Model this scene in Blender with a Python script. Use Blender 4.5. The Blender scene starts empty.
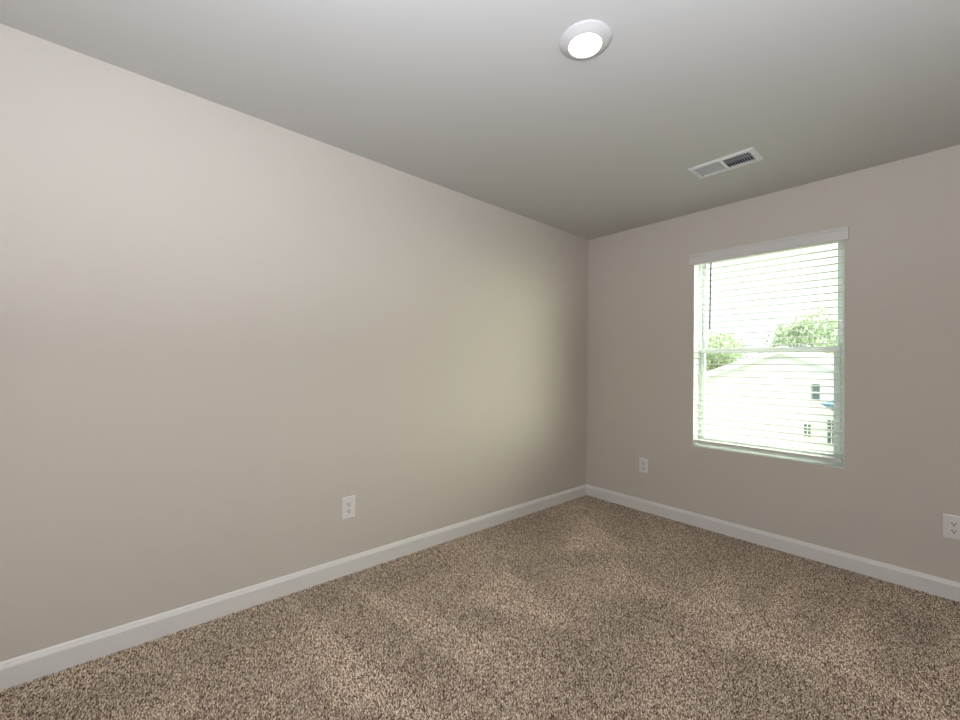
import bpy, bmesh, math, random
import numpy as np
from mathutils import Vector, Matrix
random.seed(7)
rng = np.random.default_rng(7)
S = bpy.context.scene
C = S.collection

# ------------------------------------------------------------------ camera
CX, CY, CZ = 2.2973, -3.3806, 1.2066
YAW, PITCH, ROLL = -0.8515, 0.0156, 0.0149
FPX = 411.91
f = Vector((math.sin(YAW)*math.cos(PITCH), math.cos(YAW)*math.cos(PITCH), math.sin(PITCH)))
r0 = Vector((math.cos(YAW), -math.sin(YAW), 0)); u0 = r0.cross(f)
rr = math.cos(ROLL)*r0 + math.sin(ROLL)*u0
uu = -math.sin(ROLL)*r0 + math.cos(ROLL)*u0
cam = bpy.data.objects.new('camera', bpy.data.cameras.new('camera')); C.objects.link(cam)
cam.matrix_world = Matrix(((rr.x, uu.x, -f.x, CX), (rr.y, uu.y, -f.y, CY), (rr.z, uu.z, -f.z, CZ), (0, 0, 0, 1)))
cam.data.sensor_width = 36; cam.data.lens = FPX/960*36
cam.data.clip_start = 0.02; cam.data.clip_end = 300
S.camera = cam

# ------------------------------------------------------------------ light and exposure
S.view_settings.view_transform = 'Standard'; S.view_settings.look = 'None'
S.view_settings.gamma = 1; S.view_settings.use_curve_mapping = False
S.view_settings.exposure = 0.0
SKY = 1.55; FLASH = 60.0; LAMP = 0.8
LOBES = [((0.78, 0.55, 0.20), 5.0, 20.0), ((0.70, 0.45, 0.50), 5.0, 10.0), ((0.10, 0.10, 1.0), 4.0, 9.0)]     # direction, tightness, strength
S.cycles.max_bounces = 12; S.cycles.diffuse_bounces = 8; S.cycles.transparent_max_bounces = 16
# hazy white sky, plus glow lobes added outside the view to light the room
w = bpy.data.worlds.new('sky'); S.world = w; w.use_nodes = True
nt = w.node_tree; bg = nt.nodes['Background']; bg.inputs[1].default_value = 1.0
tc = nt.nodes.new('ShaderNodeTexCoord')
nm = nt.nodes.new('ShaderNodeVectorMath'); nm.operation = 'NORMALIZE'; nt.links.new(tc.outputs['Generated'], nm.inputs[0])
ad = nt.nodes.new('ShaderNodeVectorMath'); ad.operation = 'ADD'; ad.inputs[0].default_value = (0, 0, 0); ad.inputs[1].default_value = (SKY*.9, SKY*.97, SKY)
for gd, gp, gs in LOBES:
    dt = nt.nodes.new('ShaderNodeVectorMath'); dt.operation = 'DOT_PRODUCT'; nt.links.new(nm.outputs[0], dt.inputs[0]); dt.inputs[1].default_value = Vector(gd).normalized()
    mxn = nt.nodes.new('ShaderNodeMath'); mxn.operation = 'MAXIMUM'; nt.links.new(dt.outputs['Value'], mxn.inputs[0]); mxn.inputs[1].default_value = 0
    pw = nt.nodes.new('ShaderNodeMath'); pw.operation = 'POWER'; nt.links.new(mxn.outputs[0], pw.inputs[0]); pw.inputs[1].default_value = gp
    g2 = nt.nodes.new('ShaderNodeVectorMath'); g2.operation = 'SCALE'; g2.inputs[0].default_value = (gs, .99*gs, .80*gs); nt.links.new(pw.outputs[0], g2.inputs['Scale'])
    a2 = nt.nodes.new('ShaderNodeVectorMath'); a2.operation = 'ADD'; nt.links.new(ad.outputs[0], a2.inputs[0]); nt.links.new(g2.outputs[0], a2.inputs[1]); ad = a2
nt.links.new(ad.outputs[0], bg.inputs[0])
w.cycles.sampling_method = 'AUTOMATIC'

def area(name, loc, direction, sx, sy, power, col, spread=math.pi):
    l = bpy.data.lights.new(name, 'AREA'); l.shape = 'RECTANGLE'; l.size = sx; l.size_y = sy
    l.energy = power; l.color = col; l.spread = spread
    o = bpy.data.objects.new(name, l); C.objects.link(o); o.location = loc
    o.rotation_euler = Vector(direction).to_track_quat('-Z', 'Y').to_euler(); return o
# added out-of-view area lights, standing in for flash bounced off the ceiling
FC = (0.935, 1.015, 1.19)
area('bounce_light', (2.2, -3.6, 1.5), (-0.1, 0, 1), 0.6, 0.6, FLASH*.82, FC)
area('ceiling_bounce_fill', (2.25, -3.65, 2.42), (0, 0.3, -1), 1.8, 0.8, FLASH*.26, FC)
area('bounce_light_right', (2.7, -3.0, 1.7), (-0.05, 0, 1), 0.6, 0.6, FLASH*.21, FC)
area('room_fill', (1.6, -4.1, 1.2), (0, 1, 0), 2.6, 1.6, FLASH*.05, FC)
area('bounce_light_far', (2.8, -2.3, 1.2), (0, 0, 1), 0.8, 0.8, FLASH*.12, FC)
po = area('window_portal', (1.42, 0.16, 1.34), (0, -1, 0), 0.86, 1.4, 1, (1, 1, 1)); po.data.cycles.is_portal = True

# ------------------------------------------------------------------ materials
def mat(name, col, rough=0.6, spec=0.3, bump=None, metal=0.0, vary=None, coat=0):
    m = bpy.data.materials.new(name); m.use_nodes = True
    nt = m.node_tree; b = nt.nodes['Principled BSDF']
    b.inputs['Base Color'].default_value = (*col, 1); b.inputs['Roughness'].default_value = rough
    b.inputs['Specular IOR Level'].default_value = spec; b.inputs['Metallic'].default_value = metal
    tc = nt.nodes.new('ShaderNodeTexCoord')
    if bump:
        n = nt.nodes.new('ShaderNodeTexNoise'); n.inputs['Scale'].default_value = bump[0]; n.inputs['Detail'].default_value = 3
        nt.links.new(tc.outputs['Object'], n.inputs['Vector'])
        bp = nt.nodes.new('ShaderNodeBump'); bp.inputs['Strength'].default_value = bump[1]; bp.inputs['Distance'].default_value = bump[2]
        nt.links.new(n.outputs['Fac'], bp.inputs['Height']); nt.links.new(bp.outputs[0], b.inputs['Normal'])
    if vary:
        n = nt.nodes.new('ShaderNodeTexNoise'); n.inputs['Scale'].default_value = vary[0]; n.inputs['Detail'].default_value = 4
        nt.links.new(tc.outputs['Object'], n.inputs['Vector'])
        mx = nt.nodes.new('ShaderNodeMix'); mx.data_type = 'RGBA'
        mx.inputs[6].default_value = (*col, 1); mx.inputs[7].default_value = (*vary[1], 1)
        mr = nt.nodes.new('ShaderNodeMapRange'); mr.inputs[1].default_value = .35; mr.inputs[2].default_value = .65
        nt.links.new(n.outputs['Fac'], mr.inputs[0]); nt.links.new(mr.outputs[0], mx.inputs[0])
        nt.links.new(mx.outputs[2], b.inputs['Base Color'])
    return m
M_WALL = mat('wall_paint', (.60, .551, .486), .75, .25, (260, .06, .002))
M_CEIL = mat('ceiling_paint', (.57, .56, .53), .85, .15, (180, .08, .002))
M_TRIM = mat('trim_paint', (.74, .72, .69), .38, .45)
M_LINER = mat('white_return_paint', (.74, .77, .75), .5, .3)
M_VINYL = mat('white_vinyl', (.64, .69, .70), .35, .4)
M_SLAT = mat('blind_slat_white', (.76, .76, .74), .45, .35)
M_VAL = mat('blind_valance_white', (.66, .64, .61), .5, .3)
M_WAND = mat('smoked_acrylic_wand', (.12, .11, .14), .3, .4)
M_CORD = mat('blind_cord', (.75, .75, .73), .8, .1)
M_PLATE = mat('outlet_plastic', (.74, .72, .70), .35, .45)
M_SLOT = mat('outlet_slot_dark', (.02, .018, .015), .6, .2)
M_SCREW = mat('painted_screw', (.55, .53, .5), .35, .5, metal=.3)
M_METAL = mat('vent_white_enamel', (.72, .73, .73), .4, .4)
M_DUCT = mat('duct_dark', (.035, .035, .045), .7, .2)
M_DAMP = mat('vent_damper_grey', (.30, .31, .36), .45, .4)
M_LAMPTRIM = mat('lamp_trim_white', (.56, .54, .52), .45, .35)
M_LOCK = mat('sash_lock_white', (.62, .66, .68), .35, .5)
M_EXT = mat('house_siding_white', (.88, .88, .90), .7, .2)
M_EXTTRIM = mat('house_trim_white', (.85, .85, .85), .6, .2)
M_ROOF = mat('shingle_grey', (.24, .25, .27), .9, .1, None, 0, (9, (.34, .35, .38)))
M_PORCH = mat('shingle_blue_grey', (.12, .18, .27), .9, .1, None, 0, (9, (.16, .22, .32)))
M_XGLASS = mat('dark_window_glass', (.10, .15, .15), .15, .6)
M_LAWN = mat('lawn_green', (.19, .22, .13), .95, .1, (30, .5, .05), 0, (3, (.26, .27, .18)))
M_LEAF = mat('leaf_green', (.36, .45, .30), .7, .2, None, 0, (1.3, (.52, .59, .43)))
M_BARK = mat('bark_brown', (.18, .13, .09), .9, .1)
M_BASE = mat('carpet_backing', (.30, .23, .18), 1, 0)

def emis(name, col, s):
    m = bpy.data.materials.new(name); m.use_nodes = True
    b = m.node_tree.nodes['Principled BSDF']
    b.inputs['Base Color'].default_value = (.9, .9, .9, 1)
    b.inputs['Emission Color'].default_value = (*col, 1); b.inputs['Emission Strength'].default_value = s
    return m
M_DIFF = emis('lamp_diffuser', (1, .97, .92), 3.0)

def glass():
    m = bpy.data.materials.new('window_glass'); m.use_nodes = True; nt = m.node_tree
    for n in list(nt.nodes):
        if n.type != 'OUTPUT_MATERIAL': nt.nodes.remove(n)
    out = nt.nodes[0]
    t = nt.nodes.new('ShaderNodeBsdfTransparent'); t.inputs[0].default_value = (.93, .97, .95, 1)
    g = nt.nodes.new('ShaderNodeBsdfGlossy'); g.inputs['Roughness'].default_value = .02
    fr = nt.nodes.new('ShaderNodeFresnel')               # a thin pane reflects alike from both faces
    ge = nt.nodes.new('ShaderNodeNewGeometry'); mp = nt.nodes.new('ShaderNodeMapRange')
    mp.inputs[3].default_value = 1.45; mp.inputs[4].default_value = 1/1.45
    nt.links.new(ge.outputs['Backfacing'], mp.inputs[0]); nt.links.new(mp.outputs[0], fr.inputs[0])
    mx = nt.nodes.new('ShaderNodeMixShader')
    nt.links.new(fr.outputs[0], mx.inputs[0]); nt.links.new(t.outputs[0], mx.inputs[1])
    nt.links.new(g.outputs[0], mx.inputs[2]); nt.links.new(mx.outputs[0], out.inputs[0])
    return m
M_GLASS = glass()

def carpet_mat():
    m = bpy.data.materials.new('carpet_fibre'); m.use_nodes = True; nt = m.node_tree
    b = nt.nodes['Principled BSDF']; b.inputs['Roughness'].default_value = 1; b.inputs['Specular IOR Level'].default_value = 0.05
    a = nt.nodes.new('ShaderNodeAttribute'); a.attribute_name = 'tuft_colour'
    nt.links.new(a.outputs['Color'], b.inputs['Base Color'])
    return m
M_CARPET = carpet_mat()

# ------------------------------------------------------------------ helpers
def tag(o, label=None, cat=None, group=None, kind=None):
    if label: o['label'] = label
    if cat: o['category'] = cat
    if group: o['group'] = group
    if kind: o['kind'] = kind
    return o
def empty(name, loc=(0, 0, 0)):
    o = bpy.data.objects.new(name, None); C.objects.link(o); o.location = loc; o.empty_display_size = .1; return o
def obj(name, bm, m, parent=None, loc=None, smooth=False, bevel=0, seg=2):
    me = bpy.data.meshes.new(name)
    bmesh.ops.recalc_face_normals(bm, faces=bm.faces[:])
    bm.to_mesh(me); bm.free()
    me.materials.append(m)
    if smooth:
        for p in me.polygons: p.use_smooth = True
    o = bpy.data.objects.new(name, me); C.objects.link(o)
    if parent: o.parent = parent
    if loc: o.location = loc
    if bevel:
        md = o.modifiers.new('bevel', 'BEVEL'); md.width = bevel; md.segments = seg; md.limit_method = 'ANGLE'
    return o
def box(bm, x0, x1, y0, y1, z0, z1, mtx=None):
    vs = [bm.verts.new((x, y, z)) for z in (z0, z1) for y in (y0, y1) for x in (x0, x1)]
    for q in ((0, 1, 3, 2), (4, 6, 7, 5), (0, 4, 5, 1), (2, 3, 7, 6), (0, 2, 6, 4), (1, 5, 7, 3)):
        bm.faces.new([vs[i] for i in q])
    if mtx is not None:
        for v in vs: v.co = mtx @ v.co
    return vs
def prism(bm, prof, a, b, fn):
    """closed profile (p, q) swept from s=a to s=b; fn(p, q, s) -> xyz"""
    A = [bm.verts.new(fn(p, q, a)) for p, q in prof]; B = [bm.verts.new(fn(p, q, b)) for p, q in prof]
    n = len(prof)
    for i in range(n): bm.faces.new((A[i], A[(i+1) % n], B[(i+1) % n], B[i]))
    bm.faces.new(A); bm.faces.new(B)
def cyl(bm, p0, p1, r, n=12, r1=None):
    p0, p1 = Vector(p0), Vector(p1); r1 = r if r1 is None else r1
    q = (p1-p0).to_track_quat('Z', 'Y')
    A = [bm.verts.new(p0 + q @ Vector((r*math.cos(t), r*math.sin(t), 0))) for t in [2*math.pi*i/n for i in range(n)]]
    B = [bm.verts.new(p1 + q @ Vector((r1*math.cos(t), r1*math.sin(t), 0))) for t in [2*math.pi*i/n for i in range(n)]]
    for i in range(n): bm.faces.new((A[i], A[(i+1) % n], B[(i+1) % n], B[i]))
    bm.faces.new(A); bm.faces.new(B)
def lathe(bm, prof, n=64):
    rings = []
    for r, z in prof:
        rings.append([bm.verts.new((r*math.cos(2*math.pi*i/n), r*math.sin(2*math.pi*i/n), z)) for i in range(n)] if r > 1e-6 else [bm.verts.new((0, 0, z))])
    for a, b in zip(rings, rings[1:]):
        for i in range(n):
            j = (i+1) % n
            if len(a) == 1: bm.faces.new((a[0], b[j], b[i]))
            elif len(b) == 1: bm.faces.new((a[i], a[j], b[0]))
            else: bm.faces.new((a[i], a[j], b[j], b[i]))

# ------------------------------------------------------------------ room shell
RX, RY, H = 3.15, -4.15, 2.44
FZ = -.0055                                                # subfloor under the carpet pile
WX0, WX1, WZ0, WZ1 = 0.9724, 1.8651, 0.6094, 2.10
T = 0.16
def struct(o): o['kind'] = 'structure'; return o
bm = bmesh.new(); box(bm, -T, RX+T, RY-T, T, -.2, FZ); struct(obj('floor', bm, M_BASE))
VX_, VY_, IL, IW = 1.409, -.679, .146, .066                 # vent centre, half length and half width of its opening
def holed(bm, xs, ys, za, zb):
    def sk(z):
        g = [[bm.verts.new((x, y, z)) for x in xs] for y in ys]
        for i in range(3):
            for j in range(3):
                if i == 1 and j == 1: continue
                bm.faces.new((g[i][j], g[i][j+1], g[i+1][j+1], g[i+1][j]))
        return g
    A, B = sk(za), sk(zb)
    for lp in ([(1, 1), (1, 2), (2, 2), (2, 1)], [(0, 0), (0, 1), (0, 2), (0, 3), (1, 3), (2, 3), (3, 3), (3, 2), (3, 1), (3, 0), (2, 0), (1, 0)]):
        for k in range(len(lp)):
            (i, j), (i2, j2) = lp[k], lp[(k+1) % len(lp)]
            bm.faces.new((A[i][j], A[i2][j2], B[i2][j2], B[i][j]))
bm = bmesh.new(); holed(bm, [-T, VX_-IL-.003, VX_+IL+.003, RX+T], [RY-T, VY_-IW-.003, VY_+IW+.003, T], H, H+.2); struct(obj('ceiling', bm, M_CEIL))
bm = bmesh.new(); box(bm, -T, 0, RY-T, T, FZ, H); struct(obj('wall_left', bm, M_WALL))
bm = bmesh.new(); box(bm, RX, RX+T, RY-T, T, FZ, H); struct(obj('wall_right', bm, M_WALL))
bm = bmesh.new(); box(bm, 0, RX, RY-T, RY, FZ, H); struct(obj('wall_front', bm, M_WALL))
bm = bmesh.new()
# back wall as one clean skin with the window hole
xs = [0, WX0, WX1, RX]; zs = [FZ, WZ0, WZ1, H]
def skin(y):
    g = [[bm.verts.new((x, y, z)) for x in xs] for z in zs]
    for i in range(3):
        for j in range(3):
            if i == 1 and j == 1: continue
            bm.faces.new((g[i][j], g[i][j+1], g[i+1][j+1], g[i+1][j]))
    return g
ga, gb = skin(0), skin(T)
loop = [(1, 1), (1, 2), (2, 2), (2, 1)]
for k in range(4):
    (i, j), (i2, j2) = loop[k], loop[(k+1) % 4]
    bm.faces.new((ga[i][j], ga[i2][j2], gb[i2][j2], gb[i][j]))
per = [(0, 0), (0, 1), (0, 2), (0, 3), (1, 3), (2, 3), (3, 3), (3, 2), (3, 1), (3, 0), (2, 0), (1, 0)]
for k in range(12):
    (i, j), (i2, j2) = per[k], per[(k+1) % 12]
    bm.faces.new((ga[i][j], ga[i2][j2], gb[i2][j2], gb[i][j]))
struct(obj('wall_back', bm, M_WALL))

BB = [(0, FZ), (.014, FZ), (.014, .0750), (.0128, .0762), (.0122, .0778), (.0118, .0805), (.0085, .0858), (.0078, .0880), (.0078, .0900), (.0066, .0912), (.0030, .0962), (.0015, .0968), (0, .0968)]
bm = bmesh.new(); prism(bm, BB, RY, 0, lambda p, q, s: (p, s, q)); struct(obj('baseboard_left', bm, M_TRIM))
bm = bmesh.new(); prism(bm, BB, .0, RX, lambda p, q, s: (s, -p, q)); struct(obj('baseboard_back', bm, M_TRIM))
bm = bmesh.new(); prism(bm, BB, RY, 0, lambda p, q, s: (RX-p, s, q)); struct(obj('baseboard_right', bm, M_TRIM))
bm = bmesh.new(); prism(bm, BB, 0, RX, lambda p, q, s: (s, RY+p, q)); struct(obj('baseboard_front', bm, M_TRIM))

# window liner: white returns and sill inside the opening, a hair proud of the drywall
bm = bmesh.new(); L = .004
box(bm, WX0, WX0+L, -.0015, .13, WZ0, WZ1-L); box(bm, WX1-L, WX1, -.0015, .13, WZ0, WZ1-L)
box(bm, WX0, WX1, -.0015, .13, WZ1-L, WZ1); box(bm, WX0+L, WX1-L, -.0015, .13, WZ0, WZ0+.006)
struct(obj('trim_1', bm, M_LINER))

# ------------------------------------------------------------------ window
win = empty('window_1', (0, 0, 0)); struct(win)
fx0, fx1, fz0, fz1 = WX0+L, WX1-L, WZ0+.006, WZ1-L
ZM0, ZM1 = 1.335, 1.372          # meeting rail
bm = bmesh.new()
box(bm, fx0, .990, .090, .155, fz0, fz1); box(bm, 1.836, fx1, .090, .155, fz0, fz1)
box(bm, .990, 1.836, .090, .155, fz1-.03, fz1); box(bm, .990, 1.836, .090, .155, fz0, fz0+.028)
obj('window_frame', bm, M_VINYL, win, bevel=.002)
def sash(name, x0, x1, z0, z1, gx0, gx1, gz0, gz1, y0, y1):
    bm = bmesh.new()
    box(bm, x0, gx0, y0, y1, z0, z1); box(bm, gx1, x1, y0, y1, z0, z1)
    box(bm, gx0, gx1, y0, y1, z0, gz0); box(bm, gx0, gx1, y0, y1, gz1, z1)
    s = obj(name, bm, M_VINYL, win, bevel=.0025)
    bm = bmesh.new(); ym = (y0+y1)/2+.004; box(bm, gx0, gx1, ym-.002, ym+.002, gz0, gz1)
    obj('window_pane', bm, M_GLASS, s)
    return s
ls = sash('lower_sash', .992, 1.834, fz0+.029, ZM1, 1.021, 1.800, fz0+.060, ZM0, .094, .120)
sash('upper_sash', .992, 1.834, ZM0+.002, fz1-.031, 1.019, 1.815, ZM1+.002, fz1-.046, .124, .150)
bm = bmesh.new()
box(bm, 1.60, 1.665, .090, .106, ZM1, ZM1+.007); cyl(bm, (1.632, .098, ZM1+.006), (1.632, .098, ZM1+.016), .011, 16)
box(bm, 1.628, 1.668, .0935, .1005, ZM1+.012, ZM1+.018)
obj('sash_lock', bm, M_LOCK, win, bevel=.001)

# ------------------------------------------------------------------ blind
bl = empty('window_blind', (1.4145, .03, .64))
tag(bl, 'white horizontal slat window blind with valance and tilt wand, lowered over window', 'blind')
def bobj(name, bm, m, **k):
    o = obj(name, bm, m, None, **k); o.parent = bl
    o.location = (-1.4145, -.03, -.64); return o
bm = bmesh.new()
SX0, SX1, SY0, SY1 = .980, 1.853, .010, .060
for k in range(31):
    z = .6965 + .046*k
    n = 7; tilt = .0008
    top, bot = [], []
    for i in range(n):
        t = i/(n-1); y = SY0+(SY1-SY0)*t; zz = z + .0032*(1-(2*t-1)**2) + tilt*(t-.5)*2
        top.append((y, zz+.0017)); bot.append((y, zz-.0017))
    prism(bm, top+bot[::-1], SX0, SX1, lambda p, q, s: (s, p, q))
bobj('slats', bm, M_SLAT, smooth=False)
bm = bmesh.new(); box(bm, SX0, SX1, .008, .060, .640, .6605); bobj('bottom_rail', bm, M_VAL, bevel=.002)
bm = bmesh.new(); box(bm, SX0-.001, SX1+.004, .006, .062, 2.062, 2.092); bobj('headrail', bm, M_METAL)
# valance: moulded board on the wall face with short end returns
VX0, VX1 = .9455, 1.8865
VP = [(0, 2.0335), (.0, 2.024), (-.010, 2.024), (-.012, 2.028), (-.012, 2.036), (-.0085, 2.040), (-.0085, 2.082), (-.012, 2.086), (-.0145, 2.094), (-.0145, 2.104), (0, 2.104)]
bm = bmesh.new(); prism(bm, [(p-.016, q) for p, q in VP], VX0, VX1, lambda p, q, s: (s, p, q))
box(bm, VX0, VX0+.009, -.017, -.0005, 2.026, 2.103); box(bm, VX1-.009, VX1, -.017, -.0005, 2.026, 2.103)
bobj('valance', bm, M_VAL)
for x in (1.13, 1.699):
    bm = bmesh.new()
    for y in (SY0-.0015, SY1+.0015): cyl(bm, (x, y, .655), (x, y, 2.065), .0007, 6)
    for k in range(31): cyl(bm, (x, SY0-.0015, .694+.046*k), (x, SY1+.0015, .694+.046*k), .0005, 5)
    bobj('ladder_cord', bm, M_CORD)
bm = bmesh.new()
cyl(bm, (1.0975, -.004, 2.030), (1.092, -.004, 1.545), .0052, 6)
cyl(bm, (1.092, -.004, 1.545), (1.0915, -.004, 1.512), .0060, 8, .0048)
cyl(bm, (1.0978, .012, 2.040), (1.0975, -.004, 2.028), .002, 6)
bobj('tilt_wand', bm, M_WAND)

# ------------------------------------------------------------------ outlets
def outlet(label, axis, a, zc):
    """axis 'x': on the left wall (x=0) at y=a; axis 'y': on the back wall (y=0) at x=a"""
    t = empty('electrical_outlet'); tag(t, label, 'outlet', 'white duplex wall outlets')
    W2, H2 = .0405, .0635
    bm = bmesh.new()
    def ring(w, h, d, r, n=5):
        pts = []
        for cx, cz, a0 in ((w-r, h-r, 0), (-w+r, h-r, 90), (-w+r, -h+r, 180), (w-r, -h+r, 270)):
            for i in range(n):
                an = math.radians(a0+90*i/(n-1)); pts.append(bm.verts.new((cx+r*math.cos(an), -d, cz+r*math.sin(an))))
        return pts
    rs = [ring(W2, H2, 0.0002, .004), ring(W2, H2, .003, .004), ring(W2-.0015, H2-.0015, .005, .0035), ring(W2-.005, H2-.005, .0062, .003)]
    for p, q in zip(rs, rs[1:]):
        for i in range(len(p)): bm.faces.new((p[i], p[(i+1) % len(p)], q[(i+1) % len(q)], q[i]))
    bm.faces.new(rs[-1]); bm.faces.new(rs[0])
    obj('cover_plate', bm, M_PLATE, t)
    for sz in (.0195, -.0195):
        bm = bmesh.new(); pts = []
        for i in range(32):
            an = 2*math.pi*i/32; x = .0172*math.cos(an); z = .0172*math.sin(an)
            pts.append((x, max(-.0138, min(.0138, z))))
        A = [bm.verts.new((x, -.0060, z)) for x, z in pts]; B = [bm.verts.new((x, -.0078, z)) for x, z in pts]
        for i in range(32): bm.faces.new((A[i], A[(i+1) % 32], B[(i+1) % 32], B[i]))
        bm.faces.new(B); bm.faces.new(A)
        rc = obj('receptacle', bm, M_PLATE, t, (0, 0, sz))
        bm = bmesh.new(); box(bm, -.0082, -.0046, -.0082, -.0070, -.0016, .0084); box(bm, .0048, .0080, -.0082, -.0070, -.0010, .0078)
        cyl(bm, (0, -.0070, -.0068), (0, -.0082, -.0068), .0036, 12)
        obj('slot', bm, M_SLOT, rc)
    bm = bmesh.new(); cyl(bm, (0, -.0058, 0), (0, -.0074, 0), .0032, 12); box(bm, -.0026, .0026, -.0077, -.0073, -.0003, .0003)
    obj('screw', bm, M_SCREW, t)
    if axis == 'x': t.location = (0.0002, a, zc); t.rotation_euler = (0, 0, math.pi/2)
    else: t.location = (a, -.0002, zc)
    return t
outlet('white outlet on long left wall, above baseboard, farthest from window', 'x', -2.365, .380)
outlet('small-looking white outlet low on window wall, between room corner and window', 'y', .576, .381)
outlet('white outlet low on window wall to the right of window, cut by photo edge', 'y', 2.3085, .383)

# ------------------------------------------------------------------ ceiling lamp
lx, ly = 1.394, -2.087
cl = empty('ceiling_light', (lx, ly, H)); tag(cl, 'round white disk ceiling light, switched on, with glowing lens', 'ceiling light')
bm = bmesh.new()
lathe(bm, [(.0935, 0), (.0950, -.003), (.0945, -.0055), (.090, -.008), (.080, -.0135), (.0685, -.0200), (.0635, -.0222), (.0615, -.0220), (.0605, -.0200), (.0605, -.004)])
obj('trim_ring', bm, M_LAMPTRIM, cl, smooth=True)
bm = bmesh.new(); lathe(bm, [(.0604, -.0195), (.052, -.0208), (.03, -.0218), (0, -.022)]); obj('diffuser', bm, M_DIFF, cl, smooth=True)
ll = bpy.data.lights.new('lamp_glow', 'AREA'); ll.shape = 'DISK'; ll.size = .11; ll.energy = LAMP; ll.color = (1, .93, .85)
lo = bpy.data.objects.new('lamp_glow', ll); C.objects.link(lo); lo.parent = cl; lo.location = (0, 0, -.0235)

# ------------------------------------------------------------------ ceiling vent
vx, vy = VX_, VY_
vt = empty('ceiling_vent', (vx, vy, H)); tag(vt, 'white rectangular ceiling air vent with two banks of louvers, near window', 'vent')
VL, VW = .1745, .0975
bm = bmesh.new()
def rring(x, y, z): return [bm.verts.new(v) for v in ((-x, -y, z), (x, -y, z), (x, y, z), (-x, y, z))]
R_ = [rring(VL, VW, 0), rring(VL, VW, -.0015), rring(VL-.006, VW-.006, -.006), rring(IL+.004, IW+.004, -.0075), rring(IL, IW, -.006), rring(IL, IW, .004)]
for p, q in zip(R_, R_[1:]):
    for i in range(4): bm.faces.new((p[i], p[(i+1) % 4], q[(i+1) % 4], q[i]))
box(bm, -.0085, .0085, -IW, IW, -.0072, -.0008)
obj('frame', bm, M_METAL, vt)
bm = bmesh.new()                                           # duct boot: an open-bottomed dark box above the grille
x0, x1, y0, y1, z1 = -IL-.001, IL+.001, -IW-.001, IW+.001, .17
for q in ([(x0, y0), (x1, y0)], [(x1, y0), (x1, y1)], [(x1, y1), (x0, y1)], [(x0, y1), (x0, y0)]):
    bm.faces.new([bm.verts.new(v) for v in ((*q[0], .003), (*q[1], .003), (*q[1], z1), (*q[0], z1))])
bm.faces.new([bm.verts.new(v) for v in ((x0, y0, z1), (x1, y0, z1), (x1, y1, z1), (x0, y1, z1))])
obj('duct_boot', bm, M_DUCT, vt)
for s in (-1, 1):
    bm = bmesh.new(); N = 10 if s > 0 else 9
    for i in range(N):
        x = s*(.0130 + (IL-.0150)*(i+.5)/N)
        m = Matrix.Translation((x, 0, -.0005)) @ Matrix.Rotation(-math.radians(38 if s > 0 else 27)*s, 4, 'Y')
        box(bm, -.0007, .0007, -IW, IW, -.0062, .0062, m)
    obj('louver_bank', bm, M_METAL, vt)
bm = bmesh.new()
for k in range(4):
    y = -IW + 2*IW*(k+.5)/4
    m = Matrix.Translation((0, y, .026)) @ Matrix.Rotation(math.radians(-55), 4, 'X')
    box(bm, -IL+.004, IL-.004, -.0075, .0075, -.0006, .0006, m)
obj('damper', bm, M_DAMP, vt)
for sx in (-1, 1):
    bm = bmesh.new(); cyl(bm, (sx*.158, 0, -.0055), (sx*.158, 0, -.0090), .0035, 10); obj('screw', bm, M_SCREW, vt)

# ------------------------------------------------------------------ carpet pile
def fbm(x, y, seed, octaves=((1.3, 1), (2.9, .55))):
    g = np.random.default_rng(seed); o = np.zeros_like(x)
    for fr, a in octaves:
        for _ in range(5):
            th = g.uniform(0, 6.283); ph = g.uniform(0, 6.283); k = fr*g.uniform(.7, 1.4)
            o += a*np.sin(2*np.pi*k*(x*np.cos(th)+y*np.sin(th))+ph + 1.5*np.sin(2*np.pi*k*.6*(y*np.cos(th)-x*np.sin(th))+ph*2))
    return o/5
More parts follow.
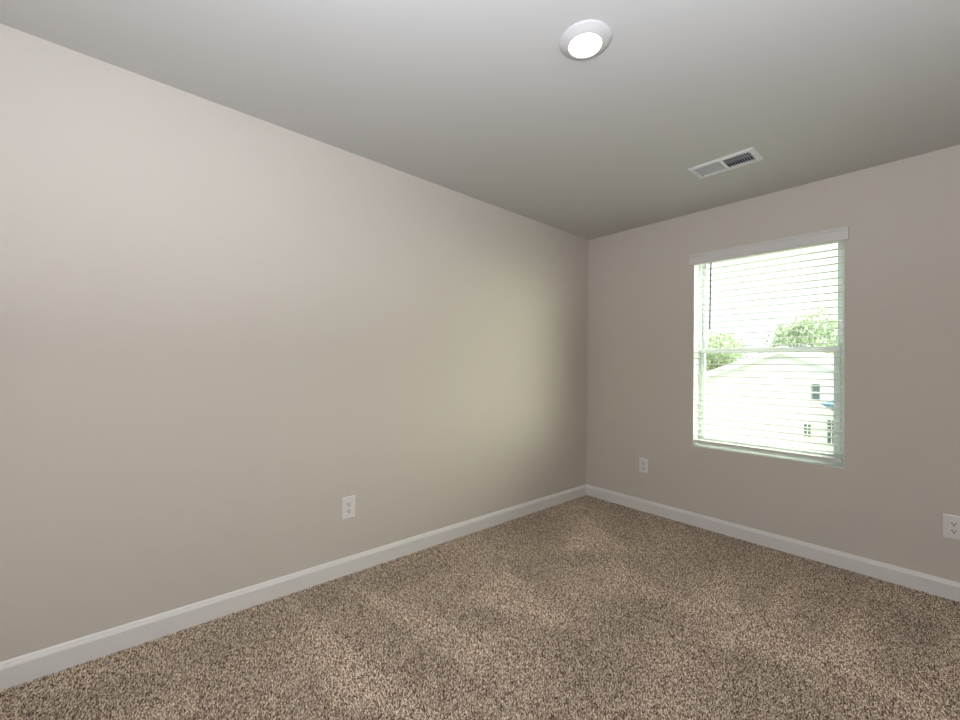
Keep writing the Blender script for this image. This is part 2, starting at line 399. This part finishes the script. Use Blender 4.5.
# vacuum strokes as floor wedges (metres), their lighter shading painted into the tufts
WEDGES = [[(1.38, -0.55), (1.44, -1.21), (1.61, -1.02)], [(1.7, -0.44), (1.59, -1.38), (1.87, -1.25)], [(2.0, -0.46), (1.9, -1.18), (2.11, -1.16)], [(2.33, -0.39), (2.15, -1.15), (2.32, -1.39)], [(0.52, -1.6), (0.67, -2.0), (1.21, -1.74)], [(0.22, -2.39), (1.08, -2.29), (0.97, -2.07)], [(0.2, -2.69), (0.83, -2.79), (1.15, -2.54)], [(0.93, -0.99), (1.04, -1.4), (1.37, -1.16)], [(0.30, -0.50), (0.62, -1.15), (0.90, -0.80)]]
def build_carpet():
    sp = .0045
    gx, gy = np.meshgrid(np.arange(.012, RX-.012, sp), np.arange(RY+.3, -.011, sp))
    x = gx.ravel(); y = gy.ravel()
    keep = (y > -3.66 + (x-.19)*1.18 - .85)            # the pile behind and under the camera is left out
    x, y = x[keep], y[keep]; n = len(x)
    x = x + rng.uniform(-.45, .45, n)*sp; y = y + rng.uniform(-.45, .45, n)*sp
    x = np.clip(x, .0145, RX-.015); y = np.clip(y, RY, -.0145)
    # lay of the pile left by feet and vacuum; sets lean and painted shading
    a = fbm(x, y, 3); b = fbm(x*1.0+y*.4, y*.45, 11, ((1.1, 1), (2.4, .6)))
    lay_shade = .40*np.tanh((.55*a+.75*b)*1.6) - .25
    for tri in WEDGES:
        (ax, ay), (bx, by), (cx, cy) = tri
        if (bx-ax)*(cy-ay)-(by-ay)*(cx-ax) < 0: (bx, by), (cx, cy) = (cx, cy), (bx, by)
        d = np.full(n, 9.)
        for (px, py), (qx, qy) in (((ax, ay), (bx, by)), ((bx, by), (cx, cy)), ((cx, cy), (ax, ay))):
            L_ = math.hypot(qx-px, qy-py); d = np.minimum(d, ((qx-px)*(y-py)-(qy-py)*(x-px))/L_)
        lay_shade += 1.1/(1+np.exp(-np.clip((d+rng.normal(0, .012, n))/.018, -30, 30)))
    lay_shade = np.clip(lay_shade, -1, 1)
    leanang = 2.2 + 1.1*lay_shade + rng.normal(0, .9, n)
    lean = rng.uniform(.0006, .0034, n)
    h = rng.uniform(.0040, .0066, n); r = rng.uniform(.0015, .0026, n)
    ang = rng.uniform(0, 6.283, n)
    V = np.zeros((n, 7, 3), np.float32)
    for k in range(3):
        t = ang+k*2.094
        V[:, k] = np.stack([x+r*np.cos(t), y+r*np.sin(t), np.zeros(n)], 1)
        t2 = t+.7
        V[:, 3+k] = np.stack([x+lean*.7*np.cos(leanang)+r*.95*np.cos(t2), y+lean*.7*np.sin(leanang)+r*.95*np.sin(t2), h*.86], 1)
    V[:, 6] = np.stack([x+lean*np.cos(leanang), y+lean*np.sin(leanang), h], 1)
    F = np.array([[0, 1, 4], [0, 4, 3], [1, 2, 5], [1, 5, 4], [2, 0, 3], [2, 3, 5], [3, 4, 6], [4, 5, 6], [5, 3, 6]], np.int32)
    V[:, :, 2] += FZ
    FF = (F[None] + (np.arange(n)*7)[:, None, None]).reshape(-1)
    me = bpy.data.meshes.new('carpet_pile')
    me.vertices.add(n*7); me.vertices.foreach_set('co', V.reshape(-1))
    nf = n*9
    me.loops.add(nf*3); me.loops.foreach_set('vertex_index', FF)
    me.polygons.add(nf); me.polygons.foreach_set('loop_start', np.arange(nf, dtype=np.int32)*3)
    me.update(calc_edges=True)
    # colour per tuft: brown to tan yarn, with the pile lay's shading painted in
    t = np.clip(rng.normal(.52, .40, n), 0, 1)[:, None]
    dark = np.array([.075, .047, .028]); mid = np.array([.355, .268, .198]); lite = np.array([.680, .580, .465])
    col = np.where(t < .5, dark+(mid-dark)*t*2, mid+(lite-mid)*(t-.5)*2)
    col = col*(1+.24*lay_shade[:, None])*CARPET
    ca = np.ones((n, 7, 4), np.float32); ca[:, :, :3] = col[:, None, :]
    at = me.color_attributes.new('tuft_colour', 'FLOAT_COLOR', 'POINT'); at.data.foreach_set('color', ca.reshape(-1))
    me.materials.append(M_CARPET)
    o = bpy.data.objects.new('carpet_pile', me); C.objects.link(o)
    tag(o, 'speckled brown and tan cut pile carpet covering the whole floor', 'carpet', None, 'stuff')
CARPET = 1.53
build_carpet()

# ------------------------------------------------------------------ outdoors (first floor up: the ground lies below)
GZ = -3.0
bm = bmesh.new(); box(bm, -40, 30, 1.0, 70, GZ-.2, GZ); g_ = obj('ground', bm, M_LAWN); struct(g_)

HY = 15.0
def at(px, py, Y=HY):
    """point on the plane y=Y seen at a pixel of the photograph"""
    d = f + rr*((px-480)/FPX) - uu*((py-360)/FPX)
    s = (Y-CY)/d.y
    return Vector((CX, CY, CZ)) + d*s
A = at(706, 372); B = at(760, 353)
slope = (B.z-A.z)/(B.x-A.x)
pk = at(775, 348); PKX = pk.x + .2; PKZ = B.z + slope*(PKX-B.x) - .17
half = 5.2; EZ = PKZ - slope*half
hs = empty('neighbouring_house', (PKX, HY+3, GZ)); tag(hs, 'white sided neighbouring house with gable roof, seen through window', 'house')
def hobj(name, bm, m, parent=None, **k):
    o = obj(name, bm, m, None, **k); o.parent = parent or hs
    o.location = (-PKX, -HY-3, -GZ) if parent is None else (0, 0, 0); return o
bm = bmesh.new()
prism(bm, [(PKX-half, GZ), (PKX+half, GZ), (PKX+half, EZ), (PKX, PKZ), (PKX-half, EZ)], HY, HY+9, lambda p, q, s: (p, s, q))
nb = 26
hobj('wall', bm, M_EXT)
bm = bmesh.new()
for k in range(nb):                                        # lap siding courses on the front
    z = GZ+.25+k*.19
    if z > EZ: break
    prism(bm, [(HY-.002, z), (HY-.02, z), (HY-.002, z+.19)], PKX-half, PKX+half, lambda p, q, s: (s, p, q))
hobj('siding', bm, M_EXT)
for s in (-1, 1):
    bm = bmesh.new(); e = .45
    prism(bm, [(PKX, PKZ+.03), (PKX+s*(half+e), EZ-slope*e+.03), (PKX+s*(half+e), EZ-slope*e+.16), (PKX, PKZ+.16)], HY-.14, HY+9.3, lambda p, q, s_: (p, s_, q))
    hobj('roof', bm, M_ROOF)
    bm = bmesh.new()
    prism(bm, [(PKX, PKZ-.12), (PKX+s*(half+e), EZ-slope*e-.12), (PKX+s*(half+e), EZ-slope*e+.14), (PKX, PKZ+.14)], HY-.18, HY-.145, lambda p, q, s_: (p, s_, q))
    hobj('rake_board', bm, M_EXTTRIM)
def hwin(p0, p1, grid):
    a, b = at(*p0, HY-.03), at(*p1, HY-.03); x0, x1, z0, z1 = a.x, b.x, b.z, a.z
    bm = bmesh.new(); t = .06
    box(bm, x0-t, x1+t, HY-.06, HY-.021, z1, z1+t); box(bm, x0-t, x1+t, HY-.06, HY-.021, z0-t, z0)
    box(bm, x0-t, x0, HY-.06, HY-.021, z0, z1); box(bm, x1, x1+t, HY-.06, HY-.021, z0, z1)
    for i in range(1, grid[0]): x = x0+(x1-x0)*i/grid[0]; box(bm, x-.015, x+.015, HY-.05, HY-.03, z0, z1)
    for i in range(1, grid[1]): z = z0+(z1-z0)*i/grid[1]; box(bm, x0, x1, HY-.05, HY-.03, z-.02, z+.02)
    w_ = hobj('window', bm, M_EXTTRIM)
    bm = bmesh.new(); box(bm, x0, x1, HY-.035, HY-.022, z0, z1); o = obj('pane', bm, M_XGLASS, w_)
hwin((811.5, 384), (820, 401), (1, 2)); hwin((804, 424), (811, 437), (2, 2)); hwin((827.5, 420), (836, 444), (2, 4))
# low porch roof running off to the right
p0, p1 = at(820, 403.5, HY-1.5), at(835, 412, HY-1.5)
sl = (p1.z-p0.z)/(p1.x-p0.x)
bm = bmesh.new()
prism(bm, [(p0.x, p0.z), (p0.x+3.0, p0.z+sl*3.0), (p0.x+3.0, p0.z-.02)], HY-1.5, HY-.1, lambda p, q, s: (p, s, q))
hobj('porch_roof', bm, M_PORCH)
bm = bmesh.new(); box(bm, p0.x+2.7, p0.x+2.85, HY-1.45, HY-1.3, GZ, p0.z+sl*2.8)
hobj('porch_post', bm, M_EXTTRIM)

def tree(x, y, h, crown, label, seed, low=.35):
    g = random.Random(seed)
    t = empty('leafy_tree', (x, y, GZ)); tag(t, label, 'tree', 'trees outside window')
    bm = bmesh.new(); cyl(bm, (0, 0, 0), (0, 0, h*.7), .2, 10, .07)
    for i in range(7):
        an = g.uniform(0, 6.28); z = h*g.uniform(low, .6)
        cyl(bm, (0, 0, z), (crown*.6*math.cos(an), crown*.6*math.sin(an), z+h*.2), .06, 6, .02)
    obj('trunk', bm, M_BARK, t)
    bm = bmesh.new()
    blobs = [(g.uniform(-.6, .6)*crown, g.uniform(-.6, .6)*crown, h*g.uniform(low+.1, .9), crown*g.uniform(.3, .5)) for _ in range(14)]
    for bx, by, bz, br in blobs:
        for _ in range(700):
            d = Vector((g.gauss(0, 1), g.gauss(0, 1), g.gauss(0, 1))).normalized()*br*g.uniform(.5, 1.05)
            c = Vector((bx, by, bz))+d; s = g.uniform(.07, .16)
            q = Matrix.Rotation(g.uniform(0, 6.28), 3, 'Z') @ Matrix.Rotation(g.uniform(-1.2, 1.2), 3, 'X')
            vs = [bm.verts.new(c + q @ Vector(v)*s) for v in ((-.45, 0, 0), (0, -1, .1), (.45, 0, 0), (0, 1, .1))]
            bm.faces.new(vs)
    obj('foliage', bm, M_LEAF, t)
a = at(812, 345, 27); tree(a.x, 27, 7.6, 2.3, 'pale green tree above neighbouring roof, at right of window', 1)
a = at(707, 360, 27); tree(a.x, 27, 6.6, 2.8, 'green tree beside the roof slope, at left of window', 2)
